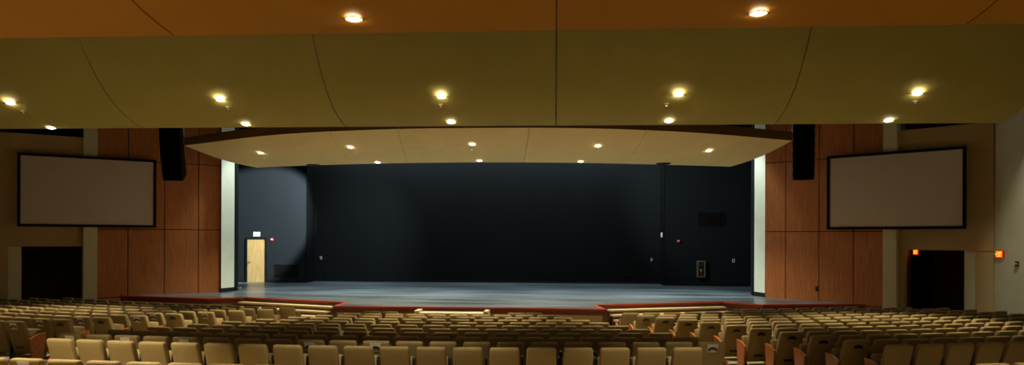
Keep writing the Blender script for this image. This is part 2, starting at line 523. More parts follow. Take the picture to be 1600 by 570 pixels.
# ------------------------------------------------------------------ ceiling clouds
CLOUD_BVH = {}
def cloud(name, profile, xa, xb, npan, m, label, thick=0.12):
    """wave-shaped ceiling of npan panels; profile = (Y, z) from the stage end back towards the house"""
    root = thing(name, ((xa + xb) / 2, profile[0][0], profile[0][1]), label, 'ceiling', None, 0, 'structure')
    # smooth the profile
    pr_ = []
    P = [profile[0]] + list(profile) + [profile[-1]]
    for i in range(1, len(P) - 2):
        for k in range(6):
            t = k / 6
            q = [0.5 * (2 * P[i][j] + (P[i + 1][j] - P[i - 1][j]) * t + (2 * P[i - 1][j] - 5 * P[i][j] + 4 * P[i + 1][j] - P[i + 2][j]) * t * t + (-P[i - 1][j] + 3 * P[i][j] - 3 * P[i + 1][j] + P[i + 2][j]) * t ** 3) for j in (0, 1)]
            pr_.append(q)
    pr_.append(list(profile[-1]))
    g = 0.011
    full = B()
    for i in range(npan):
        u0 = xa + (xb - xa) * i / npan + (g if i else 0)
        u1 = xa + (xb - xa) * (i + 1) / npan - (g if i < npan - 1 else 0)
        bm = B()
        for tgt, off in ((bm, root.location), (full, Vector((0, 0, 0)))):
            lowa = [tgt.verts.new(Vector((u0, y, z)) - off) for y, z in pr_]
            lowb = [tgt.verts.new(Vector((u1, y, z)) - off) for y, z in pr_]
            topa = [tgt.verts.new(Vector((u0, y, z + thick)) - off) for y, z in pr_]
            topb = [tgt.verts.new(Vector((u1, y, z + thick)) - off) for y, z in pr_]
            n_ = len(pr_)
            for k in range(n_ - 1):
                tgt.faces.new((lowa[k], lowa[k + 1], lowb[k + 1], lowb[k]))
                tgt.faces.new((topa[k], topb[k], topb[k + 1], topa[k + 1]))
                tgt.faces.new((lowa[k], topa[k], topa[k + 1], lowa[k + 1]))
                tgt.faces.new((lowb[k], lowb[k + 1], topb[k + 1], topb[k]))
            tgt.faces.new((lowa[0], lowb[0], topb[0], topa[0]))
            tgt.faces.new((lowa[-1], topa[-1], topb[-1], lowb[-1]))
        obj('panel', bm, m, root, True)
    CLOUD_BVH[name] = BVHTree.FromBMesh(full)
    full.free()
    return root
PW = 5.2
XA, XB = -2.6 - 2.5 * PW, -2.6 + 2.5 * PW
cloud('ceiling_cloud_middle', [(17.2, 5.94), (16.9, 5.985), (16.19, 6.22), (15.58, 6.60), (15.09, 7.08), (14.75, 7.53), (14.35, 8.25), (14.1, 8.9)], XA, XB, 5, M['olive'], 'olive curved ceiling panel above the middle rows')
cloud('ceiling_cloud_near', [(9.3, 5.937), (8.9, 5.985), (8.35, 6.1), (7.5, 6.4), (6.8, 6.8), (6.2, 7.4), (5.7, 8.2), (5.4, 8.9)], XA, XB, 5, M['orange'], 'ochre ceiling panel edge across the top of the view')
cloud('ceiling_cloud_rear', [(1.4, 5.937), (1.0, 5.985), (0.45, 6.1), (-0.4, 6.4), (-1.1, 6.8), (-1.7, 7.4), (-2.2, 8.2), (-2.5, 8.9)], XA, XB, 5, M['orange'], 'ochre ceiling panel over the rear rows behind the viewer')

# stage canopy: fan-shaped panel between the house ceiling and the stage opening
zf_, zr_ = 6.55, 5.95
fr = [at(288, 227, 25.9), at(430, 207.5, 23.1), at(600, 200.7, 21.85), at(765, 199.5, 21.45), at(930, 201.0, 21.5), at(1090, 207.5, 22.3), at(1238, 219.6, 23.97)]
re = [at(401, 262, 28.0), at(490, 260.4, 27.0), at(620, 257.5, 26.1), at(765, 255.5, 25.7), at(905, 255.8, 25.75), at(1040, 258.5, 26.3), at(1141, 260.5, 26.9)]
def spline(pts, n):
    out = []
    P = [pts[0] * 2 - pts[1]] + pts + [pts[-1] * 2 - pts[-2]]
    for i in range(1, len(P) - 2):
        for k in range(n):
            t = k / n
            out.append(0.5 * (2 * P[i] + (P[i + 1] - P[i - 1]) * t + (2 * P[i - 1] - 5 * P[i] + 4 * P[i + 1] - P[i + 2]) * t * t + (-P[i - 1] + 3 * P[i] - 3 * P[i + 1] + P[i + 2]) * t ** 3))
    out.append(pts[-1].copy())
    return out
for p in fr: p.z = zf_
for p in re: p.z = zr_
fs_, rs_ = spline(fr, 8), spline(re, 8)
can = thing('ceiling_canopy', (fr[3].x, fr[3].y, zf_), 'cream fan-shaped canopy with downlights hanging before the stage opening', 'ceiling', None, 0, 'structure')
def canopy_pt(i, t):
    p = fs_[i].lerp(rs_[i], t)
    p.z -= 0.16 * math.sin(PI * t) * 0.6
    return p
full = B()
cuts = [0, 8, 16, 27, 32, 40, 48]
cuts = [0, 12, 17, 27, 36, 48]
NT = 8
for ci in range(len(cuts) - 1):
    bm = B()
    for tgt, off in ((bm, can.location), (full, Vector((0, 0, 0)))):
        idx = list(range(cuts[ci], cuts[ci + 1] + 1))
        grid, gtop = [], []
        for q, i in enumerate(idx):
            row, rowt = [], []
            for k in range(NT + 1):
                p = canopy_pt(i, k / NT)
                if q == 0 and ci > 0: p = p.lerp(canopy_pt(i + 1, k / NT), 0.014)
                if q == len(idx) - 1 and ci < len(cuts) - 2: p = p.lerp(canopy_pt(i - 1, k / NT), 0.014)
                row.append(tgt.verts.new(p - off)); rowt.append(tgt.verts.new(p - off + Vector((0, 0, 0.30 - 0.18 * k / NT))))
            grid.append(row); gtop.append(rowt)
        for q in range(len(idx) - 1):
            for k in range(NT):
                tgt.faces.new((grid[q][k], grid[q + 1][k], grid[q + 1][k + 1], grid[q][k + 1]))
                tgt.faces.new((gtop[q][k], gtop[q][k + 1], gtop[q + 1][k + 1], gtop[q + 1][k]))
            f = tgt.faces.new((grid[q][0], gtop[q][0], gtop[q + 1][0], grid[q + 1][0])); f.material_index = 1
            tgt.faces.new((grid[q][NT], grid[q + 1][NT], gtop[q + 1][NT], gtop[q][NT]))
        for g0, g1 in ((grid[0], gtop[0]), (grid[-1], gtop[-1])):
            for k in range(NT): tgt.faces.new((g0[k], g0[k + 1], g1[k + 1], g1[k]))
    o = obj('panel', bm, [M['canopy'], M['canopyedge']], can, True)
CLOUD_BVH['ceiling_canopy'] = BVHTree.FromBMesh(full)
full.free()

# ------------------------------------------------------------------ downlights
def hit(px, py, which):
    r = ray(px, py).normalized()
    loc, nrm, _, _ = CLOUD_BVH[which].ray_cast(Vector((0, 0, CZ)), r)
    if loc is None: return None, None
    if nrm.z > 0: nrm = -nrm
    return loc, nrm
dl_proto = None
def downlight(loc, nrm, label, group, watts, cone, color=(1.0, 0.80, 0.52), blend=0.6, size=0.1, tilt=None):
    global dl_proto
    q = (-nrm).to_track_quat('Z', 'Y')
    root = bpy.data.objects.new('ceiling_downlight', None)
    COL.objects.link(root)
    tag(root, label, 'downlight', group)
    root.location = loc
    root.rotation_mode = 'QUATERNION'
    root.rotation_quaternion = q
    if dl_proto is None:
        bm = B()
        for r0, z0, r1, z1 in ((size, -0.012, size + 0.012, -0.012), (size + 0.012, -0.012, size + 0.016, 0.0), (size, -0.012, size - 0.005, 0.0)):
            n_ = 28
            A = [bm.verts.new((r0 * math.cos(2 * PI * i / n_), r0 * math.sin(2 * PI * i / n_), z0)) for i in range(n_)]
            C = [bm.verts.new((r1 * math.cos(2 * PI * i / n_), r1 * math.sin(2 * PI * i / n_), z1)) for i in range(n_)]
            for i in range(n_): bm.faces.new((A[i], A[(i + 1) % n_], C[(i + 1) % n_], C[i]))
        ring = obj('trim_ring', bm, M['ring'], root, True)
        bm = B()
        res = bmesh.ops.create_uvsphere(bm, u_segments=24, v_segments=10, radius=size * 0.97)
        bmesh.ops.scale(bm, vec=(1, 1, 0.34), verts=bm.verts)
        bmesh.ops.delete(bm, geom=[v for v in bm.verts if v.co.z > 0.004], context='VERTS')
        lens = obj('lamp_lens', bm, M['lamp'], root, True)
        dl_proto = (ring, lens)
    else:
        for p in dl_proto:
            c = p.copy(); COL.objects.link(c); c.parent = root
    ld = bpy.data.lights.new('downlight_beam', 'SPOT')
    ld.energy = watts
    ld.color = color
    ld.spot_size = math.radians(cone)
    ld.spot_blend = blend
    ld.shadow_soft_size = 0.08
    lo = bpy.data.objects.new('downlight_beam', ld)
    COL.objects.link(lo)
    lo.location = Vector(loc) + nrm * 0.05 + Vector((0, 0, -0.02))
    if tilt is not None:
        lo.rotation_euler = Vector(tilt).to_track_quat('-Z', 'Y').to_euler()
    return root
ordn = ['leftmost', 'second from the left', 'middle', 'second from the right', 'rightmost']
WARM = (1.0, 0.87, 0.62)
P1 = dict(w=3500, cone=66)
for i, (x, y) in enumerate([(17, 161), (345, 156), (690, 151), (1060, 148), (1433, 146)]):
    l, n_ = hit(x, y, 'ceiling_cloud_middle')
    downlight(l, n_, 'glaring round downlight, %s in the upper row on the olive ceiling' % ordn[i], 'upper row of downlights on the olive ceiling', P1['w'], P1['cone'], WARM)
for i, (x, y) in enumerate([(80, 199.5), (385, 194.3), (705, 191), (1045, 189.3), (1388, 188.3)]):
    l, n_ = hit(x, y, 'ceiling_cloud_middle')
    if l is None: l, n_ = hit(x, y - 3, 'ceiling_cloud_middle')
    downlight(l, n_, 'round downlight at the olive ceiling\'s lower edge, %s of five' % ordn[i], 'lower row of downlights on the olive ceiling', P1['w'], P1['cone'], WARM)
for i, (x, y) in enumerate([(553, 29), (1185, 20)]):
    l, n_ = hit(x, y, 'ceiling_cloud_near')
    downlight(l, n_, 'bright round downlight in the ochre ceiling panel, %s of the two' % ['left', 'right'][i], 'downlights in the ochre ceiling panel', 2500, 76, WARM, blend=0.35)
for x in (-7.8 - PW * 0.0, -7.8 - PW, 7.8):
    l, nn, _, _ = CLOUD_BVH['ceiling_cloud_near'].ray_cast(Vector((x, 8.8, 3)), Vector((0, 0, 1)))
    downlight(l, Vector((0, 0, -1)), 'round downlight in the ochre ceiling panel, outside the photo beside the others', 'unseen downlights in the ochre ceiling panel', 2500 if abs(x + 7.8) < 1 else 800, 76, WARM, blend=0.35)
for k in range(5):  # unseen lamps added to bounce light off the floor onto the ceiling
    l, nn, _, _ = CLOUD_BVH['ceiling_cloud_rear'].ray_cast(Vector((-13 + PW * k, 0.9, 3)), Vector((0, 0, 1)))
    downlight(l, Vector((0, 0, -1)), 'added round downlight in the rear ceiling panel behind the viewer', 'added unseen downlights over the rear rows', 1500, 80, WARM)
o8 = ['leftmost', 'second from the left', 'middle', 'second from the right', 'rightmost']
for i, (x, y) in enumerate([(408, 239), (548, 230), (738, 225.3), (934, 228), (1107, 235.3)]):
    l, n_ = hit(x, y, 'ceiling_canopy')
    downlight(l, n_, 'small round downlight in the stage canopy\'s front row, %s of five' % o8[i], 'front downlights in the stage canopy', 2900, 100, (1.0, 0.87, 0.64), blend=0.8)
for i, (x, y) in enumerate([(590, 253.3), (749, 250.5), (907, 252)]):
    l, n_ = hit(x, y, 'ceiling_canopy')
    if l is None: l, n_ = hit(x, y - 3, 'ceiling_canopy')
    downlight(l, n_, 'small round downlight at the stage canopy\'s back edge, %s of three' % ['left', 'middle', 'right'][i], 'rear downlights in the stage canopy', 2900, 100, (1.0, 0.87, 0.64), blend=0.8)

# sprinkler heads and round vents
spr = None
def sprinkler(px, py, which, label, grp):
    global spr
    l, n_ = hit(px, py, which)
    if l is None: return
    root = bpy.data.objects.new('ceiling_sprinkler', None); COL.objects.link(root)
    tag(root, label, 'sprinkler', grp); root.location = l
    root.rotation_mode = 'QUATERNION'; root.rotation_quaternion = (-n_).to_track_quat('Z', 'Y')
    if spr is None:
        bm = B(); cyl(bm, (0, 0, 0.0), (0, 0, -0.012), 0.055, 0.045, 20); e = obj('escutcheon', bm, M['ring'], root, True)
        bm = B(); cyl(bm, (0, 0, -0.012), (0, 0, -0.05), 0.014); cyl(bm, (0, 0, -0.05), (0, 0, -0.056), 0.03); d_ = obj('deflector', bm, M['steel'], root, True)
        spr = (e, d_)
    else:
        for p in spr:
            c = p.copy(); COL.objects.link(c); c.parent = root
for (x, y), w in zip([(37, 173.5), (357, 167), (688, 163.5), (1041, 161.5), (1430, 158.5)], ordn):
    sprinkler(x, y, 'ceiling_cloud_middle', 'tiny pale sprinkler head by the olive ceiling downlights, %s of five' % w, 'sprinkler heads on the olive ceiling')
for (x, y), w in zip([(413, 246), (557, 238), (737, 233), (937, 236), (1107, 242)], ordn):
    sprinkler(x, y, 'ceiling_canopy', 'tiny pale sprinkler head in the stage canopy, %s of five' % w, 'sprinkler heads in the stage canopy')
def round_vent(px, py, which, r, label, sq=1.0):
    l, n_ = hit(px, py, which)
    if l is None: return
    root = bpy.data.objects.new('ceiling_vent', None); COL.objects.link(root)
    tag(root, label, 'vent'); root.location = l
    root.rotation_mode = 'QUATERNION'; root.rotation_quaternion = (-n_).to_track_quat('Z', 'Y')
    bm = B(); cyl(bm, (0, 0, 0.01), (0, 0, -0.015), r + 0.03, r, 32); bmesh.ops.scale(bm, vec=(1, sq, 1), verts=bm.verts); obj('rim', bm, M['dark'], root, True)
    bm = B()
    for k in range(4): cyl(bm, (0, 0, -0.015), (0, 0, -0.03 - 0.002 * k), r * (0.85 - 0.2 * k), r * (0.8 - 0.2 * k), 32)
    bmesh.ops.scale(bm, vec=(1, sq, 1), verts=bm.verts)
    obj('diffuser', bm, M['black'], root, True)
round_vent(645, 41, 'ceiling_cloud_middle', 0.3, 'dark round vent half hidden above the ochre panel edge, near the middle')
round_vent(1374, 34, 'ceiling_cloud_middle', 0.42, 'dark round vent half hidden above the ochre panel edge, at the right')
round_vent(490, 257.8, 'ceiling_canopy', 0.26, 'small dark vent at the left end of the stage canopy', 0.9)
round_vent(1036, 255.5, 'ceiling_canopy', 0.26, 'small dark vent at the right end of the stage canopy', 0.9)

# ------------------------------------------------------------------ projection screens
def screen(side, T, room, u0, u1, z0, z1):
    u0, u1 = sorted((u0, u1))
    root = thing('projection_screen', (0, 0, 0), 'large blank grey projection screen in a black frame on the %s wall' % side, 'screen', 'projection screens')
    uc = (u0 + u1) / 2
    setT(root, T @ Matrix.Translation((uc, 0.27 * room, z0)) @ (Matrix.Identity(4) if room < 0 else Matrix.Identity(4)))
    w, h = (u1 - u0) / 2, z1 - z0
    f = 0.09
    y0, y1 = sorted((0.02 * room, 0.10 * room))
    bm = B()
    box(bm, (-w, y0, 0), (-w + f, y1, h)); box(bm, (w - f, y0, 0), (w, y1, h))
    box(bm, (-w + f, y0, 0), (w - f, y1, f)); box(bm, (-w + f, y0, h - f), (w - f, y1, h))
    obj('frame', bm, M['frame'], root)
    y0, y1 = sorted((0.03 * room, 0.06 * room))
    bm = B(); box(bm, (-w + f, y0, f), (w - f, y1, h - f)); obj('screen_fabric', bm, M['screen'], root)
    y0, y1 = sorted((-0.03 * room, 0.02 * room))
    bm = B()
    for s in (-0.6, 0.6): box(bm, (s * w - 0.05, y0, h * 0.2), (s * w + 0.05, y1, h * 0.8))
    obj('mounting_bracket', bm, M['black'], root)
# the face hangs 0.35 m off the wall plane
def u_on_offset(px, a, b, T, room, off):
    n_ = (T.to_3x3() @ Vector((0, 1, 0))) * room * off
    a2, b2 = a + n_, b + n_
    p = on_line(px, 371, a2, b2)
    return (T.inverted() @ Vector((p.x, p.y, 0))).x
screen('left', TL, roomL, u_on_offset(26.5, LW1, LW2, TL, roomL, .37), u_on_offset(244, LW1, LW2, TL, roomL, .37), 3.53, 6.08)
screen('right', TR, roomR, u_on_offset(1291.5, RW1, RW2, TR, roomR, .37), u_on_offset(1509, RW1, RW2, TR, roomR, .37), 3.53, 6.08)

# ------------------------------------------------------------------ line array speakers
def line_array(label, px_top, px_bot, d, yawdeg):
    """a hung column of wedge cabinets that curls downward"""
    p = at(px_top, 200, d)
    zt = 7.35
    root = thing('line_array_speaker', (p.x, p.y, 5.15), label, 'loudspeaker', 'hanging line array loudspeakers', math.radians(yawdeg))
    W = 0.60
    y, z, ang = 0.0, zt - 5.15, 0.0
    n_ = 8
    hcab = 0.285
    for i in range(n_):
        ang = math.radians([0, 3, 6, 10, 14, 18, 23, 28][i])
        # local frame: front is -y, tilt by ang so that the front looks down
        T = Matrix.Translation((0, y, z)) @ Matrix.Rotation(ang, 4, 'X')
        bm = B()
        pts = [(-0.25, 0.0), (0.30, -0.035), (0.30, -hcab + 0.04), (-0.25, -hcab + 0.008)]
        A = [bm.verts.new(T @ Vector((-W / 2, q[0], q[1]))) for q in pts]
        C = [bm.verts.new(T @ Vector((W / 2, q[0], q[1]))) for q in pts]
        bm.faces.new(A); bm.faces.new(C[::-1])
        for k in range(4): bm.faces.new((A[k], C[k], C[(k + 1) % 4], A[(k + 1) % 4]))
        box(bm, (-W / 2 + 0.006, -0.235, -hcab - 0.03), (W / 2 - 0.006, 0.27, 0.0), T)
        cab = obj('cabinet', bm, M['speaker'], root)
        bm = B(); box(bm, (-W / 2 + 0.02, -0.268, -hcab + 0.03), (W / 2 - 0.02, -0.252, -0.02), T); obj('grille', bm, M['grille'], cab)
        for s in (-1, 1):
            bm = B(); box(bm, (s * (W / 2 + 0.008) - 0.006, -0.16, -hcab + 0.05), (s * (W / 2 + 0.008) + 0.006, -0.12, -0.03), T)
            obj('rigging_plate', bm, M['speaker'], cab)
        nxt = T @ Vector((0, 0, -hcab))
        y, z = nxt.y, nxt.z
    bm = B(); box(bm, (-W / 2, -0.2, zt - 5.15 + 0.005), (W / 2, 0.35, zt - 5.15 + 0.09)); obj('fly_bar', bm, M['speaker'], root)
    bm = B()
    for s in (-0.25, 0.25): cyl(bm, (s, 0.08, zt - 5.15 + 0.09), (s, 0.08, 9.6 - 5.15), 0.012, None, 8)
    obj('hanging_cable', bm, M['black'], root)
    return root
line_array('black curved loudspeaker column hanging in front of the left wood wall', 267, 275, 22.6, 15)
line_array('black curved loudspeaker column hanging in front of the right wood wall', 1256, 1254, 21.4, -18)

# a pale steel rigging post beside each array
for px, d, side in ((283.5, 23.3, 'left'), (1239.5, 22.0, 'right')):
    p = at(px, 205, d)
    t = thing('hanging_rigging_post', (p.x, p.y, 6.3), 'pale steel rigging strap beside the %s loudspeaker column' % side, 'rigging')
    w_ = 0.07 if side == 'left' else 0.02
    bm = B(); box(bm, (-w_, -0.02, 0.0), (w_, 0.02, 3.3), None, 0, 0.004); obj('strap', bm, M['galv'], t)
    bm = B(); box(bm, (-w_ - 0.02, -0.04, 0.28), (w_ + 0.02, 0.04, 0.33)); obj('buckle', bm, M['black'], t)

# ------------------------------------------------------------------ stage lanterns on a pipe above the canopy
def batten(xs, y, z, label):
    t = thing('lighting_pipe', (sum(xs) / len(xs), y, z), label, 'pipe')
    c = sum(xs) / len(xs)
    bm = B(); cyl(bm, (xs[0] - c - 0.4, 0, 0), (xs[-1] - c + 0.4, 0, 0), 0.024); obj('pipe', bm, M['black'], t, True)
    bm = B()
    for x in (xs[0] - c - 0.2, xs[-1] - c + 0.2): cyl(bm, (x, 0, 0.02), (x, 0, 9.6 - z), 0.01, None, 8)
    obj('hanging_cable', bm, M['black'], t)
lan = None
def lantern(x, y, z, label, grp):
    global lan
    root = bpy.data.objects.new('stage_lantern', None); COL.objects.link(root); root.location = (x, y, z)
    tag(root, label, 'stage light', grp)
    if lan is None:
        bm = B(); cyl(bm, (0, 0.22, -0.24), (0, -0.12, -0.34), 0.09, 0.12, 20); a_ = obj('housing', bm, M['galv'], root, True)
        bm = B()
        for s in (-1, 1): box(bm, (s * 0.13 - 0.006, -0.02, -0.3), (s * 0.13 + 0.006, 0.03, -0.03))
        box(bm, (-0.136, -0.02, -0.05), (0.136, 0.03, -0.03)); b_ = obj('hanging_yoke', bm, M['black'], root)
        bm = B(); cyl(bm, (0, -0.118, -0.339), (0, -0.135, -0.344), 0.108, None, 20); c_ = obj('lens', bm, M['stagelamp'], root, True)
        lan = (a_, b_, c_)
    else:
        for p in lan:
            c = p.copy(); COL.objects.link(c); c.parent = root
zb = 7.75
xsR = [4.6 + 0.42 * k for k in range(6)]
batten(xsR, 29.3, zb, 'black lighting pipe above the right end of the stage canopy')
wd = ['leftmost', 'second', 'third', 'fourth', 'fifth', 'rightmost']
for k, x in enumerate(xsR):
    lantern(x, 29.3, zb, 'small pale stage lantern above the canopy\'s right end, %s in its row' % wd[k], 'stage lanterns over the right of the stage')
xsL = [-12.9 + 0.5 * k for k in range(3)]
batten(xsL, 29.3, zb, 'black lighting pipe above the left end of the stage canopy')
for k, x in enumerate(xsL):
    lantern(x, 29.3, zb, 'small pale stage lantern above the canopy\'s left end, %s of three' % ['leftmost', 'middle', 'rightmost'][k], 'stage lanterns over the left of the stage')

# ------------------------------------------------------------------ things on the stage walls
def wallT(px, py, y): 
    p = on_y(px, py, y)
    return frame_T(p, (1, 0, 0))        # local -y faces the house
# door
p0, p1 = on_y(387, 441, YS), on_y(414.5, 441, YS)
ptop = on_y(400, 373.5, YS)
dw, dh = p1.x - p0.x, ptop.z - ZST
dr = thing('door_3', ((p0.x + p1.x) / 2, YS - 0.03, ZST), 'light maple door in a black frame at the left of the stage', 'door', None, 0, 'structure')
bm = B(); box(bm, (-dw / 2, -0.02, 0.01), (dw / 2, 0.025, dh), None, 0, 0.003); obj('leaf', bm, M['doorwood'], dr)
bm = B()
for s in (-1, 1): box(bm, (s * (dw / 2 + 0.04) - 0.035, -0.05, 0), (s * (dw / 2 + 0.04) + 0.035, 0.025, dh + 0.08))
box(bm, (-dw / 2 - 0.005, -0.05, dh + 0.005), (dw / 2 + 0.005, 0.025, dh + 0.08)); obj('frame', bm, M['black'], dr)
bm = B(); cyl(bm, (-dw / 2 + 0.07, -0.02, 1.0), (-dw / 2 + 0.07, -0.07, 1.0), 0.02); cyl(bm, (-dw / 2 + 0.06, -0.065, 1.0), (-dw / 2 + 0.19, -0.065, 1.0), 0.012)
cyl(bm, (-dw / 2 + 0.07, -0.02, 1.0), (-dw / 2 + 0.07, -0.028, 1.0), 0.035); obj('handle', bm, M['steel'], dr, True)
bm = B()
for z in (0.25, dh / 2, dh - 0.25): cyl(bm, (dw / 2 - 0.002, -0.026, z - 0.05), (dw / 2 - 0.002, -0.026, z + 0.05), 0.008)
obj('hinge', bm, M['steel'], dr)

def exit_sign(T, w, h, facem, letm, label, arrow=None, stem=0.0):
    root = thing('exit_sign', (0, 0, 0), label, 'exit sign')
    setT(root, T)
    bm = B(); box(bm, (-w / 2 - 0.015, -0.035, -h / 2 - 0.015), (w / 2 + 0.015, 0.0, h / 2 + 0.015), None, 0, 0.004); obj('housing', bm, M['red'] if facem is M['exitred'] else M['plate'], root)
    bm = B(); box(bm, (-w / 2, -0.040, -h / 2), (w / 2, -0.0355, h / 2)); obj('face', bm, facem, root)
    text('lettering', 'EXIT', h * 1.05, letm, T @ Matrix.Translation((0.022 if arrow else 0, -0.043, 0)), root, w * (0.66 if arrow else 0.82), 0.002)
    if arrow:
        bm = B()
        sheet(bm, [(-w / 2 + 0.012, -0.041, 0), (-w / 2 + 0.045, -0.041, 0.035), (-w / 2 + 0.045, -0.041, -0.035)], (0, -0.004, 0)); obj('arrow', bm, letm, root)
    if stem:
        bm = B(); cyl(bm, (0, -0.018, h / 2 + 0.015), (0, -0.018, h / 2 + stem), 0.012); obj('hanging_stem', bm, M['black'], root)
    return root
exit_sign(wallT(401.3, 365.7, YS - 0.005), 0.30, 0.19, M['exitwhite'], M['exitletter'], 'white exit sign with red letters above the maple stage door')
# edge-on sign on the return of the right stage wall
p = on_y(1034.2, 367, 33.95)
exit_sign(frame_T((xr - 0.022, 33.8, p.z), (0, -1, 0)), 0.30, 0.20, M['exitwhite'], M['exitletter'], 'white exit sign seen edge-on at the corner right of the back wall')
# red exit sign on the right side wall
p = on_x(1563, 397, XR)
exit_sign(frame_T((p.x - 0.002, p.y, p.z), (0, -1, 0)), 0.36, 0.21, M['exitred'], M['exityellow'], 'glowing red exit sign with an arrow on the right side wall', True)
# red exit sign under the soffit of the right alcove
p = on_line(1432, 393.5, RW1, RW2)
xd = Vector((RW2.x - RW1.x, RW2.y - RW1.y, 0)).normalized()
inn = (TR.to_3x3() @ Vector((0, 1, 0))) * -roomR
pp = on_line(1432.5, 393.3, RW1 + inn * 0.55, RW2 + inn * 0.55)
exit_sign(frame_T(pp, (0.05, -1.0, 0)), 0.30, 0.19, M['exitred'], M['exityellow'], 'small glowing red exit sign hanging in the mouth of the right alcove', None, 0.2 if False else max(0.1, 2.86 - pp.z))

def strobe(T, label):
    root = thing('fire_alarm_sign', (0, 0, 0), label, 'fire alarm')
    setT(root, T)
    bm = B(); box(bm, (-0.075, -0.045, -0.075), (0.075, 0, 0.075), None, 0, 0.01); obj('housing', bm, M['red'], root)
    bm = B(); box(bm, (-0.05, -0.07, -0.005), (0.05, -0.045, 0.05), None, 0, 0.008); obj('strobe_lens', bm, M['lens'], root)
    bm = B()
    for k in range(4): box(bm, (-0.05, -0.048, -0.06 + 0.012 * k), (0.05, -0.0455, -0.054 + 0.012 * k))
    obj('sounder_slots', bm, M['black'], root)
strobe(wallT(425.2, 374.5, YS), 'red fire alarm strobe on the stage wall right of the maple door')
strobe(wallT(1060.2, 377, YS), 'red fire alarm strobe on the right stage wall above the extinguisher cabinet')
p = on_x(1590.5, 412, XR)
root = thing('fire_alarm_pull_sign', (0, 0, 0), 'dark red fire alarm pull box on the right side wall', 'fire alarm')
setT(root, frame_T(p, (0, -1, 0)))
bm = B(); box(bm, (-0.06, -0.05, -0.075), (0.06, 0, 0.075), None, 0, 0.008); obj('housing', bm, M['darkred'], root)
bm = B(); box(bm, (-0.045, -0.06, -0.015), (0.045, -0.051, 0.02)); obj('pull_bar', bm, M['label'], root)

def wall_vent(pxa, pya, pxb, pyb, label):
    a, b = on_y(pxa, pyb, YS), on_y(pxb, pya, YS)
    w, h = b.x - a.x, b.z - a.z
    root = thing('wall_vent', ((a.x + b.x) / 2, YS, a.z), label, 'vent')
    bm = B(); f = 0.04
    box(bm, (-w / 2, -0.02, 0), (w / 2, 0, f)); box(bm, (-w / 2, -0.02, h - f), (w / 2, 0, h)); box(bm, (-w / 2, -0.02, f), (-w / 2 + f, 0, h - f)); box(bm, (w / 2 - f, -0.02, f), (w / 2, 0, h - f))
    obj('frame', bm, M['black'], root)
    bm = B(); n_ = int((h - 2 * f) / 0.04)
    for k in range(n_):
        z = f + (h - 2 * f) * (k + 0.5) / n_
        box(bm, (-w / 2 + f, -0.016, -0.002), (w / 2 - f, -0.004, 0.002), Matrix.Translation((0, 0, z)))
    box(bm, (-w / 2 + f, -0.003, f), (w / 2 - f, -0.001, h - f))
    obj('grille', bm, M['black'], root)
wall_vent(428.5, 413, 467, 432, 'black wall vent low on the stage wall beside the maple door')
wall_vent(1090.5, 331.5, 1133.5, 353, 'black wall vent high on the right stage wall')

def plate(px, py, y, w, h, m, label, name='wall_switch', T=None):
    root = thing(name, (0, 0, 0), label, 'wall plate')
    setT(root, T if T is not None else wallT(px, py, y))
    bm = B(); box(bm, (-w / 2, -0.012, -h / 2), (w / 2, 0, h / 2), None, 0, 0.003); obj('cover_plate', bm, m, root)
    bm = B(); box(bm, (-w * 0.22, -0.018, -h * 0.28), (w * 0.22, -0.0125, h * 0.28), None, 0, 0.002); obj('toggle', bm, M['black'] if m is not M['black'] else M['arm'], root)
plate(501.5, 402.5, YB, 0.11, 0.15, M['plate'], 'white switch plate at the left of the stage back wall')
plate(1018, 405.5, YB, 0.08, 0.14, M['plate'], 'white switch plate at the right end of the stage back wall')
plate(1146, 407, YS, 0.12, 0.16, M['plate'], 'white switch plate on the right stage wall, right of the extinguisher')
plate(371, 403, YS, 0.09, 0.12, M['black'], 'black switch plate on the stage wall left of the maple door')
plate(508, 426.5, YB, 0.2, 0.12, M['black'], 'black outlet below the white switch at the back wall\'s left', 'wall_outlet')
plate(618, 427.8, YB, 0.06, 0.1, M['arm'], 'small dark outlet low on the back wall, left of centre', 'wall_outlet')
plate(855, 430, YB, 0.06, 0.1, M['arm'], 'small dark outlet low on the back wall, right of centre', 'wall_outlet')
plate(980, 430, YB, 0.12, 0.1, M['arm'], 'dark outlet low on the back wall near its right end', 'wall_outlet')
plate(1145.5, 434.5, YS, 0.08, 0.12, M['arm'], 'dark outlet low on the right stage wall under the white plate', 'wall_outlet')
pw = on_line(1277, 451, RW1, RW2)
plate(0, 0, 0, 0.1, 0.17, M['black'], 'black outlet low on the right cherry wood wall', 'wall_outlet', frame_T(pw + (TR.to_3x3() @ Vector((0, 1, 0))) * roomR * 0.032, xd))

# fire extinguisher cabinet
a, b = on_y(1088.5, 433, YS), on_y(1101.5, 407, YS)
w, h = b.x - a.x, b.z - a.z
root = thing('extinguisher_cabinet_sign', ((a.x + b.x) / 2, YS, a.z), 'grey-green framed glass cabinet on the right stage wall', 'cabinet')
f = 0.06
bm = B()
box(bm, (-w / 2, -0.12, 0), (-w / 2 + f, 0, h)); box(bm, (w / 2 - f, -0.12, 0), (w / 2, 0, h)); box(bm, (-w / 2 + f, -0.12, 0), (w / 2 - f, 0, f)); box(bm, (-w / 2 + f, -0.12, h - f), (w / 2 - f, 0, h))
obj('frame', bm, M['bronze'], root)
bm = B(); box(bm, (-w / 2 + f, -0.012, f), (w / 2 - f, -0.001, h - f)); obj('back_panel', bm, M['cabinetback'], root)
bm = B(); box(bm, (-w / 2 + f, -0.118, f), (w / 2 - f, -0.114, h - f)); obj('glass_pane', bm, M['glass'], root)
bm = B(); box(bm, (w / 2 - f - 0.01, -0.14, h * 0.45), (w / 2 - f + 0.015, -0.12, h * 0.55)); obj('latch', bm, M['steel'], root)
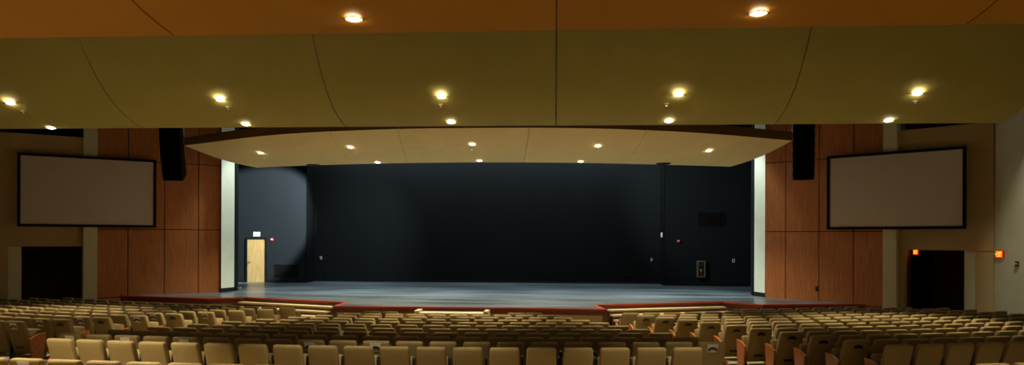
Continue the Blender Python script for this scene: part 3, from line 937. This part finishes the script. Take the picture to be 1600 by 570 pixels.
ex = thing('fire_extinguisher', ((a.x + b.x) / 2, YS - 0.065, a.z + f + 0.004), 'red fire extinguisher standing inside the glass cabinet', 'fire extinguisher')
bm = B(); r_ = 0.044; k_ = h * 0.52
cyl(bm, (0, 0, 0), (0, 0, k_), r_, None, 20); cyl(bm, (0, 0, k_), (0, 0, k_ + 0.05), r_, 0.02, 20); obj('cylinder', bm, M['cylred'], ex, True)
bm = B(); cyl(bm, (0, 0, k_ * 0.5), (0, 0, k_ * 0.8), r_ + 0.001, None, 20); obj('label_band', bm, M['label'], ex, True)
bm = B(); cyl(bm, (0, 0, k_ + 0.05), (0, 0, k_ + 0.09), 0.018); box(bm, (-0.012, -0.045, k_ + 0.09), (0.012, 0.03, k_ + 0.10)); box(bm, (-0.012, -0.045, k_ + 0.115), (0.012, 0.02, k_ + 0.125)); obj('valve_handle', bm, M['steel'], ex)
bm = B(); cyl(bm, (0.018, 0, k_ + 0.07), (r_ + 0.012, 0, k_ - 0.02), 0.008); cyl(bm, (r_ + 0.012, 0, k_ - 0.02), (r_ + 0.012, 0, 0.06), 0.008, 0.012); obj('hose', bm, M['black'], ex)

# low black power strip on the stage floor by the left pier
p = on_z(371, 450.5, ZST)
root = thing('power_strip', (p.x, p.y, ZST), 'low black power strip with pale lights on the stage by the left pier', 'power strip', None, 0.1)
bm = B(); box(bm, (-0.24, -0.06, 0.0), (0.24, 0.06, 0.07), None, 0, 0.008); obj('housing', bm, M['black'], root)
bm = B()
for k in range(4): box(bm, (-0.19 + 0.11 * k, -0.064, 0.02), (-0.13 + 0.11 * k, -0.0602, 0.05))
obj('indicator_lights', bm, M['led'], root)

# ------------------------------------------------------------------ seats
def rrect(hw, ht, r, n_=3):
    pts = []
    r = min(r, hw * 0.98, ht * 0.98)
    for cx_, cy_, a0 in ((hw - r, ht - r, 0), (-hw + r, ht - r, PI / 2), (-hw + r, -ht + r, PI), (hw - r, -ht + r, 1.5 * PI)):
        for k in range(n_ + 1):
            a_ = a0 + PI / 2 * k / n_
            pts.append((cx_ + r * math.cos(a_), cy_ + r * math.sin(a_)))
    return pts
def loft(bm, secs):
    """secs: (z, yc, halfwidth, halfthickness, radius, crown)"""
    rings = []
    for z, yc, hw, ht, r, cr in secs:
        rings.append([bm.verts.new((x, yc + y, z - cr * (x / max(hw, 1e-3)) ** 2)) for x, y in rrect(hw, ht, r)])
    n_ = len(rings[0])
    for i in range(len(rings) - 1):
        for k in range(n_):
            bm.faces.new((rings[i][k], rings[i][(k + 1) % n_], rings[i + 1][(k + 1) % n_], rings[i + 1][k]))
    bm.faces.new(rings[0][::-1]); bm.faces.new(rings[-1])
    return bm
def bm_back():
    return loft(B(), [(0.17, 0.055, 0.215, 0.025, 0.02, 0), (0.19, 0.05, 0.228, 0.045, 0.03, 0), (0.30, 0.03, 0.238, 0.055, 0.03, 0), (0.55, -0.047, 0.238, 0.06, 0.03, 0), (0.74, -0.107, 0.235, 0.06, 0.03, 0.002),
                      (0.835, -0.137, 0.231, 0.060, 0.03, 0.006), (0.866, -0.144, 0.226, 0.056, 0.03, 0.008), (0.883, -0.147, 0.217, 0.046, 0.028, 0.009), (0.889, -0.147, 0.205, 0.034, 0.02, 0.009)])
def bm_cushion():
    b_ = loft(B(), [(-0.21, 0, 0.20, 0.03, 0.03, 0), (-0.195, 0, 0.222, 0.05, 0.04, 0), (0.0, 0.004, 0.232, 0.06, 0.045, 0), (0.17, 0, 0.232, 0.06, 0.045, 0), (0.205, 0, 0.226, 0.045, 0.04, 0.004), (0.222, 0, 0.205, 0.02, 0.018, 0.004)])
    bmesh.ops.transform(b_, matrix=Matrix.Translation((0, 0.175, 0.47)) @ Matrix.Rotation(math.radians(-17), 4, 'X'), verts=b_.verts)
    return b_
def bm_arm(x):
    b_ = B(); box(b_, (x - 0.021, -0.03, 0.665), (x + 0.021, 0.26, 0.70), None, 0, 0.010); return b_
def bm_std(x):
    b_ = B()
    box(b_, (x - 0.019, -0.04, 0.02), (x + 0.019, 0.20, 0.663), None, 0, 0.005)
    box(b_, (x - 0.021, -0.06, 0.0), (x + 0.021, 0.24, 0.02), None, 0, 0.004)
    return b_
PTOP = [(-0.06, 0.475), (0.02, 0.515), (0.11, 0.548), (0.20, 0.566), (0.29, 0.572)]
def bm_panel(x):
    b_ = B()
    pts = PTOP + [(0.295, 0.52), (0.26, 0.2), (0.24, 0.0), (-0.01, 0.0), (-0.03, 0.2), (-0.06, 0.42)]
    sheet(b_, [(x - 0.017, y, z) for y, z in pts], (0.034, 0, 0)); return b_
def bm_cap(x):
    b_ = B()
    for i in range(len(PTOP) - 1):
        (ya, za), (yb, zb_) = PTOP[i], PTOP[i + 1]
        sheet(b_, [(x - 0.024, ya - 0.01, za + 0.001), (x - 0.024, yb - 0.01 + (0.02 if i == 3 else 0), zb_ + 0.001), (x - 0.024, yb - 0.01 + (0.02 if i == 3 else 0), zb_ + 0.026), (x - 0.024, ya - 0.01, za + 0.026)], (0.048, 0, 0))
    bmesh.ops.remove_doubles(b_, verts=b_.verts, dist=1e-5)
    return b_
def bm_bolt(x, s):
    b_ = B(); cyl(b_, (x + s * 0.017, 0.06, 0.13), (x + s * 0.022, 0.06, 0.13), 0.016, None, 12); return b_
BACK_T = Matrix.Translation((0, -0.107 - 0.0605, 0.74)) @ Matrix.Rotation(math.radians(17.5), 4, 'X')
def bm_handle(y_=0.008):
    """half-moon pull on the rear face of the back"""
    b_ = B()
    T = BACK_T
    n_ = 12
    ro, ri = 0.085, 0.05
    A = [(ro * math.cos(PI * k / n_), ro * 0.78 * math.sin(PI * k / n_)) for k in range(n_ + 1)]
    C = [(ri * math.cos(PI * k / n_), ri * 0.6 * math.sin(PI * k / n_) + 0.004) for k in range(n_ + 1)]
    for k in range(n_):
        sheet(b_, [T @ Vector((p[0], y_, p[1])) for p in (A[k], A[k + 1], C[k + 1], C[k])], T.to_3x3() @ Vector((0, -0.022 - y_, 0)))
    bmesh.ops.remove_doubles(b_, verts=b_.verts, dist=1e-5)
    return b_
def bm_recess():
    b_ = B(); n_ = 12
    T = BACK_T
    sheet(b_, [T @ Vector((0.052 * math.cos(PI * k / n_), 0.008, 0.034 * math.sin(PI * k / n_))) for k in range(n_ + 1)], T.to_3x3() @ Vector((0, -0.012, 0)))
    return b_
def bm_slot():
    b_ = B(); box(b_, (-0.09, -0.052, 0.285), (0.09, -0.03, 0.325), None, 0, 0.004)
    return b_
def mesh_of(name, bm, m, smooth=True):
    o = obj(name, bm, m, None, smooth)
    me = o.data
    bpy.data.objects.remove(o)
    return me
MS = {
    'backrest': mesh_of('backrest', bm_back(), M['fabric']),
    'seat_cushion': mesh_of('seat_cushion', bm_cushion(), M['fabric']),
    'armrest': mesh_of('armrest', bm_arm(0.283), M['arm']),
    'armrest_l': mesh_of('armrest', bm_arm(-0.283), M['arm']),
    'standard': mesh_of('support_frame', bm_std(0.283), M['black']),
    'standard_l': mesh_of('support_frame', bm_std(-0.283), M['black']),
    'end_panel': mesh_of('end_panel', bm_panel(0.295), M['panelwood'], False),
    'end_panel_l': mesh_of('end_panel', bm_panel(-0.295), M['panelwood'], False),
    'cap': mesh_of('panel_cap', bm_cap(0.295), M['panelwood'], False),
    'cap_l': mesh_of('panel_cap', bm_cap(-0.295), M['panelwood'], False),
    'bolt': mesh_of('bolt', bm_bolt(0.295, 1), M['black']),
    'bolt_l': mesh_of('bolt', bm_bolt(-0.295, -1), M['black']),
    'handle': mesh_of('pull_handle', bm_handle(), M['handle'], False),
    'handle_card': mesh_of('pull_handle', bm_handle(-0.012), M['handle'], False),
    'recess': mesh_of('handle_recess', bm_recess(), M['handle'], False),
    'slot': mesh_of('back_slot', bm_slot(), M['handle'], False),
}
def part(name, key, parent):
    o = bpy.data.objects.new(name, MS[key]); COL.objects.link(o); o.parent = parent
    return o

def seat_pt(n, th, h=0.0, back=0.0):
    R = RA - PITCH * n
    return Vector((ARC.x + (R + back) * math.sin(th), ARC.y - (R + back) * math.cos(th), zrow(n) + h))
def theta_for_px(n, px):
    lo, hi = -0.75, 0.75
    for _ in range(60):
        mid = (lo + hi) / 2
        if proj(seat_pt(n, mid, 0.885, 0.147))[0] < px: lo = mid
        else: hi = mid
    return (lo + hi) / 2
SP = 0.57
HWT = 0.231
def row(n, L=None, Rr=None, anchor='both'):
    """seat angles in a row: L / Rr are the picture columns where the outermost seat backs end"""
    R = RA - PITCH * n
    if L is not None: tl = theta_for_px(n, L) + HWT / R
    if Rr is not None: tr = theta_for_px(n, Rr) - HWT / R
    if anchor == 'left':
        cnt = int((tr - tl) * R / SP + 0.35) + 1
        return [tl + SP / R * i for i in range(cnt)]
    if anchor == 'right':
        cnt = int((tr - tl) * R / SP + 0.35) + 1
        return [tr - SP / R * (cnt - 1 - i) for i in range(cnt)]
    cnt = max(2, round((tr - tl) * R / SP) + 1)
    return [tl + (tr - tl) * i / (cnt - 1) for i in range(cnt)]
N = {c: i for i, c in enumerate('ABCDEFGHIJKL')}
N['Z'] = -2.8
seats = []     # dict(block, row letter, index, n, theta, flags)
def add(block, r, ths, left_end=False, right_end=False):
    for i, t in enumerate(ths):
        seats.append(dict(block=block, row=r, i=i, cnt=len(ths), n=N[r], th=t, le=(left_end and i == 0), re=(right_end and i == len(ths) - 1)))
cen = {'A': (75, 1097), 'B': (95, 1133), 'C': (170, 1091), 'D': (232, 1051), 'E': (294, 1016), 'F': (347, 984), 'G': (400, 952), 'H': (450, 922), 'I': (493, 894), 'J': (536, 868)}
for r, (l, q) in cen.items(): add('centre', r, row(N[r], l, q), True, True)
add('centre', 'K', row(N['K'], 568, 622), True, True)
add('centre', 'K', row(N['K'], 793, 848), True, True)
lef = {'C': (-300, -45), 'D': (-300, 37), 'E': (-300, 109), 'F': (-300, 172), 'G': (-300, 229), 'H': (-300, 284), 'I': (-300, 334), 'J': (-300, 381), 'K': (38, 426), 'L': (97, 460)}
for r, (l, q) in lef.items(): add('left', r, row(N[r], l, q, 'right'), False, True)
rig = {'A': (1385, 1900), 'B': (1320, 1900), 'C': (1267, 1900), 'D': (1219, 1900), 'E': (1172, 1900), 'F': (1134, 1900), 'G': (1095, 1640), 'H': (1060, 1572), 'I': (1025, 1535), 'J': (995, 1476), 'K': (972, 1416), 'L': (1160, 1350)}
for r, (l, q) in rig.items(): add('right', r, row(N[r], l, q, 'left'), True, False)
tz = theta_for_px(N['Z'], 18)
RZ = RA - PITCH * N['Z']
add('rear left', 'Z', [tz + HWT / RZ + SP / RZ * k for k in range(-1, 8)])
tz = theta_for_px(N['Z'], 1527)
add('rear right', 'Z', [tz + HWT / RZ + SP / RZ * k for k in range(0, 2)], True, False)

vis = []
for s in seats:
    p = seat_pt(s['n'], s['th'], 0.885, 0.11)
    x, y, d = proj(p)
    s['px'], s['py'], s['d'] = x, y, d
    if p.x < XL + 0.45 or p.x > XR - 0.5: continue
    if d > 0 and -34 < x < 1634 and y < 574: vis.append(s)
vis.sort(key=lambda s: s['d'])
NEAR = 300
near, far = vis[:NEAR], vis[NEAR:]
print('SEATS', len(seats), 'visible', len(vis), 'far', len(far))

W = ['', 'first', 'second', 'third', 'fourth', 'fifth', 'sixth', 'seventh', 'eighth', 'ninth', 'tenth', 'eleventh', 'twelfth', 'thirteenth', 'fourteenth', 'fifteenth', 'sixteenth', 'seventeenth', 'eighteenth', 'nineteenth', 'twentieth', 'twenty-first', 'twenty-second', 'twenty-third', 'twenty-fourth']
stage_no = {'centre': {c: 11 - N[c] for c in 'ABCDEFGHIJK'}, 'left': {c: 12 - N[c] for c in 'CDEFGHIJKL'}, 'right': {c: 12 - N[c] for c in 'ABCDEFGHIJKL'}}
grp = {'centre': 'seats in the centre block', 'left': 'seats in the left block', 'right': 'seats in the right block', 'rear left': 'seats behind the cross aisle', 'rear right': 'seats behind the cross aisle'}
def seat_label(s):
    b = s['block']
    if b.startswith('rear'):
        if b == 'rear left': return 'tan padded seat at the bottom edge, behind the cross aisle, %s from left' % W[s['i'] + 1]
        return 'tan padded seat %s at the bottom right, behind the cross aisle' % ('with wooden end panel' if s['le'] else 'beside the end-panel seat')
    rw = W[stage_no[b][s['row']]]
    if b == 'centre':
        k = s['i'] + 1
        if s['row'] == 'K':
            half = 'left' if s['px'] < 700 else 'right'
            return 'tan padded seat in the centre block front row, %s of the %s pair' % (['left one', 'right one'][s['i'] % 2], half)
        if s['re']: return 'tan padded seat at the right aisle end, centre block, %s row from the stage' % rw
        if s['le']: return 'tan padded seat at the left aisle end, centre block, %s row from the stage' % rw
        return 'tan padded seat, centre block, %s row from the stage, %s from the left aisle' % (rw, W[k])
    if b == 'left':
        k = s['cnt'] - s['i']
        if s['re']: return 'tan padded aisle seat with end panel, left block, %s row from the stage' % rw
        return 'tan padded seat, left block, %s row from the stage, %s from the aisle' % (rw, W[k])
    k = s['i'] + 1
    if s['le']: return 'tan padded aisle seat with end panel, right block, %s row from the stage' % rw
    return 'tan padded seat, right block, %s row from the stage, %s from the aisle' % (rw, W[k])

def build_seat(s):
    p = seat_pt(s['n'], s['th'])
    root = bpy.data.objects.new('auditorium_seat', None)
    COL.objects.link(root)
    root.location = p
    root.rotation_euler = (0, 0, s['th'])
    tag(root, seat_label(s), 'seat', grp[s['block']])
    back = part('backrest', 'backrest', root)
    part('seat_cushion', 'seat_cushion', root)
    if s['re']:
        e = part('end_panel', 'end_panel', root); part('panel_cap', 'cap', e); part('bolt', 'bolt', e)
    else:
        part('armrest', 'armrest', root); part('support_frame', 'standard', root)
    if s['le']:
        e = part('end_panel', 'end_panel_l', root); part('panel_cap', 'cap_l', e); part('bolt', 'bolt_l', e)
    elif s['i'] == 0:
        part('armrest', 'armrest_l', root); part('support_frame', 'standard_l', root)
    aisle = (s['block'] == 'right' and s['le']) or (s['block'] == 'left' and s['re'])
    if aisle:
        part('back_slot', 'slot', back)
    if (aisle and not (s['block'] == 'right' and s['row'] in 'A')) or s.get('card'):
        part('pull_handle', 'handle_card' if s.get('card') else 'handle', back)
        if not s.get('card'): part('handle_recess', 'recess', back)
    s['root'] = root
    return root

# which seats carry a white paper card behind the handle (picture column of the card, row height)
cards = [(22, 512, 'left'), (60, 507, 'left'), (123, 503, 'left'), (215, 501, 'left'), (242, 498, 'left'), (320, 496, 'left'), (368, 493, 'left'), (415, 491, 'left'),
         (1113, 546, 'B'), (111, 527, 'B'), (193, 530, 'B'), (280, 533, 'B'), (474, 541, 'B'), (586, 543, 'B'), (40, 568, 'Z')]
card_seats = []
for px, py, key in cards:
    pool = [s for s in near if (s['block'] == 'left' if key == 'left' else (s['row'] == key and s['block'] in ('centre', 'rear left')))]
    q = min(pool, key=lambda s: (s['px'] - px) ** 2 + 4 * (s['py'] + 9 - py) ** 2)
    if q not in card_seats:
        q['card'] = True; card_seats.append(q)
for s in near: build_seat(s)

bm = B()
box(bm, (-0.09, -0.001, -0.035), (0.09, 0.003, 0.115))
card_me = mesh_of('paper_card', bm, M['card'], False)
for k, s in enumerate(sorted(card_seats, key=lambda s: s['px'])):
    if s.get('root') is None: continue
    c = bpy.data.objects.new('paper_card', card_me); COL.objects.link(c)
    T = Matrix.Translation(seat_pt(s['n'], s['th'])) @ Matrix.Rotation(s['th'], 4, 'Z') @ BACK_T @ Matrix.Translation((0, -0.0075, 0.0))
    c.matrix_world = T
    if s['block'] == 'left':
        lab = 'white paper card behind the handle of a seat, left block, %s row from the stage' % W[stage_no['left'][s['row']]]
        if not s['re']: lab = 'white paper card one seat in from the aisle, left block, %s row from stage' % W[stage_no['left'][s['row']]]
    elif s['row'] == 'Z': lab = 'white paper card on a seat back behind the cross aisle, at the bottom edge'
    elif s['re']: lab = 'white paper card on the seat back at the right aisle end of the centre block'
    else: lab = 'white paper card, centre block\'s tenth row, on the %s seat from the left aisle' % W[s['i'] + 1]
    tag(c, lab, 'card', 'white paper cards on seat backs')

# cards lying on top between seats of the rear centre rows (white slips by the seat backs)

# the farthest seats, one mesh
def add_mesh(bm, me, T, mi):
    n0 = len(bm.verts)
    tmp = bmesh.new(); tmp.from_mesh(me)
    bmesh.ops.transform(tmp, matrix=T, verts=tmp.verts)
    vm = {v: bm.verts.new(v.co) for v in tmp.verts}
    for f in tmp.faces:
        nf = bm.faces.new([vm[v] for v in f.verts]); nf.material_index = mi; nf.smooth = True
    tmp.free()
bm = B()
for s in far:
    T = Matrix.Translation(seat_pt(s['n'], s['th'])) @ Matrix.Rotation(s['th'], 4, 'Z')
    for key, mi in (('backrest', 0), ('seat_cushion', 0), ('armrest', 1), ('standard', 1)):
        if s['re'] and key in ('armrest', 'standard'): continue
        add_mesh(bm, MS[key], T, mi)
    if s['le']: add_mesh(bm, MS['end_panel_l'], T, 2)
    if s['re']: add_mesh(bm, MS['end_panel'], T, 2)
me = bpy.data.meshes.new('distant_seats'); bm.to_mesh(me); bm.free()
for m in (M['fabric'], M['black'], M['panelwood']): me.materials.append(m)
o = bpy.data.objects.new('distant_seats', me); COL.objects.link(o)
tag(o, 'massed tan seats in the farthest rows near the side walls and stage', 'seats', None, 'stuff')

# ------------------------------------------------------------------ unseen stage beams, added pier and side-wall washes, and the world
def spot(loc, target, watts, cone, color, blend=0.5, size=0.15):
    ld = bpy.data.lights.new('unseen_beam', 'SPOT')
    ld.energy = watts; ld.color = color; ld.spot_size = math.radians(cone); ld.spot_blend = blend; ld.shadow_soft_size = size
    lo = bpy.data.objects.new('unseen_beam', ld); COL.objects.link(lo)
    lo.location = loc
    lo.rotation_euler = (Vector(target) - Vector(loc)).to_track_quat('-Z', 'Y').to_euler()
COOL = (0.86, 0.98, 1.0)
for x in (-10, -6, -2, 2, 5.5):
    spot((x, 28.4, 8.6), (x, 28.2, 1.0), 2600, 54, COOL, 0.9)
spot((-9.0, 28.2, 7.5), (-14.3, 33.2, 4.0), 13000, 39, COOL, 0.3)
spot((-5.0, 29.5, 8.4), (-11.6, 34.4, 0.8), 2000, 58, COOL, 1.0)
spot((-1.0, 29.0, 8.4), (7.0, 33.2, 4.4), 2800, 50, COOL, 1.0)
spot((-11.3, 27.65, 8.9), (-13.1, 27.45, 3.0), 1100, 44, COOL, 0.7)  # unseen wash added to brighten the left pier
spot((6.1, 27.65, 8.9), (7.9, 27.45, 3.0), 1100, 44, COOL, 0.7)  # matching wash added for the right pier
spot((11.6, 17.2, 9.2), (13.3, 19.0, 5.6), 1300, 40, (0.95, 1.0, 0.86), 0.8)  # unseen house wash added to brighten the upper right side wall
ld = bpy.data.lights.new('border_light', 'AREA'); ld.shape = 'RECTANGLE'; ld.size = 17; ld.size_y = 0.15; ld.energy = 900; ld.color = COOL
lo = bpy.data.objects.new('border_light', ld); COL.objects.link(lo); lo.location = (-2.6, 33.7, 8.9)

w_ = bpy.data.worlds.new('world'); S.world = w_; w_.use_nodes = True
w_.node_tree.nodes['Background'].inputs['Color'].default_value = (0.02, 0.018, 0.014, 1)
w_.node_tree.nodes['Background'].inputs['Strength'].default_value = 0.3
S.cycles.max_bounces = 8
S.cycles.diffuse_bounces = 5
S.cycles.use_denoising = True
S.cycles.sample_clamp_indirect = 4.0
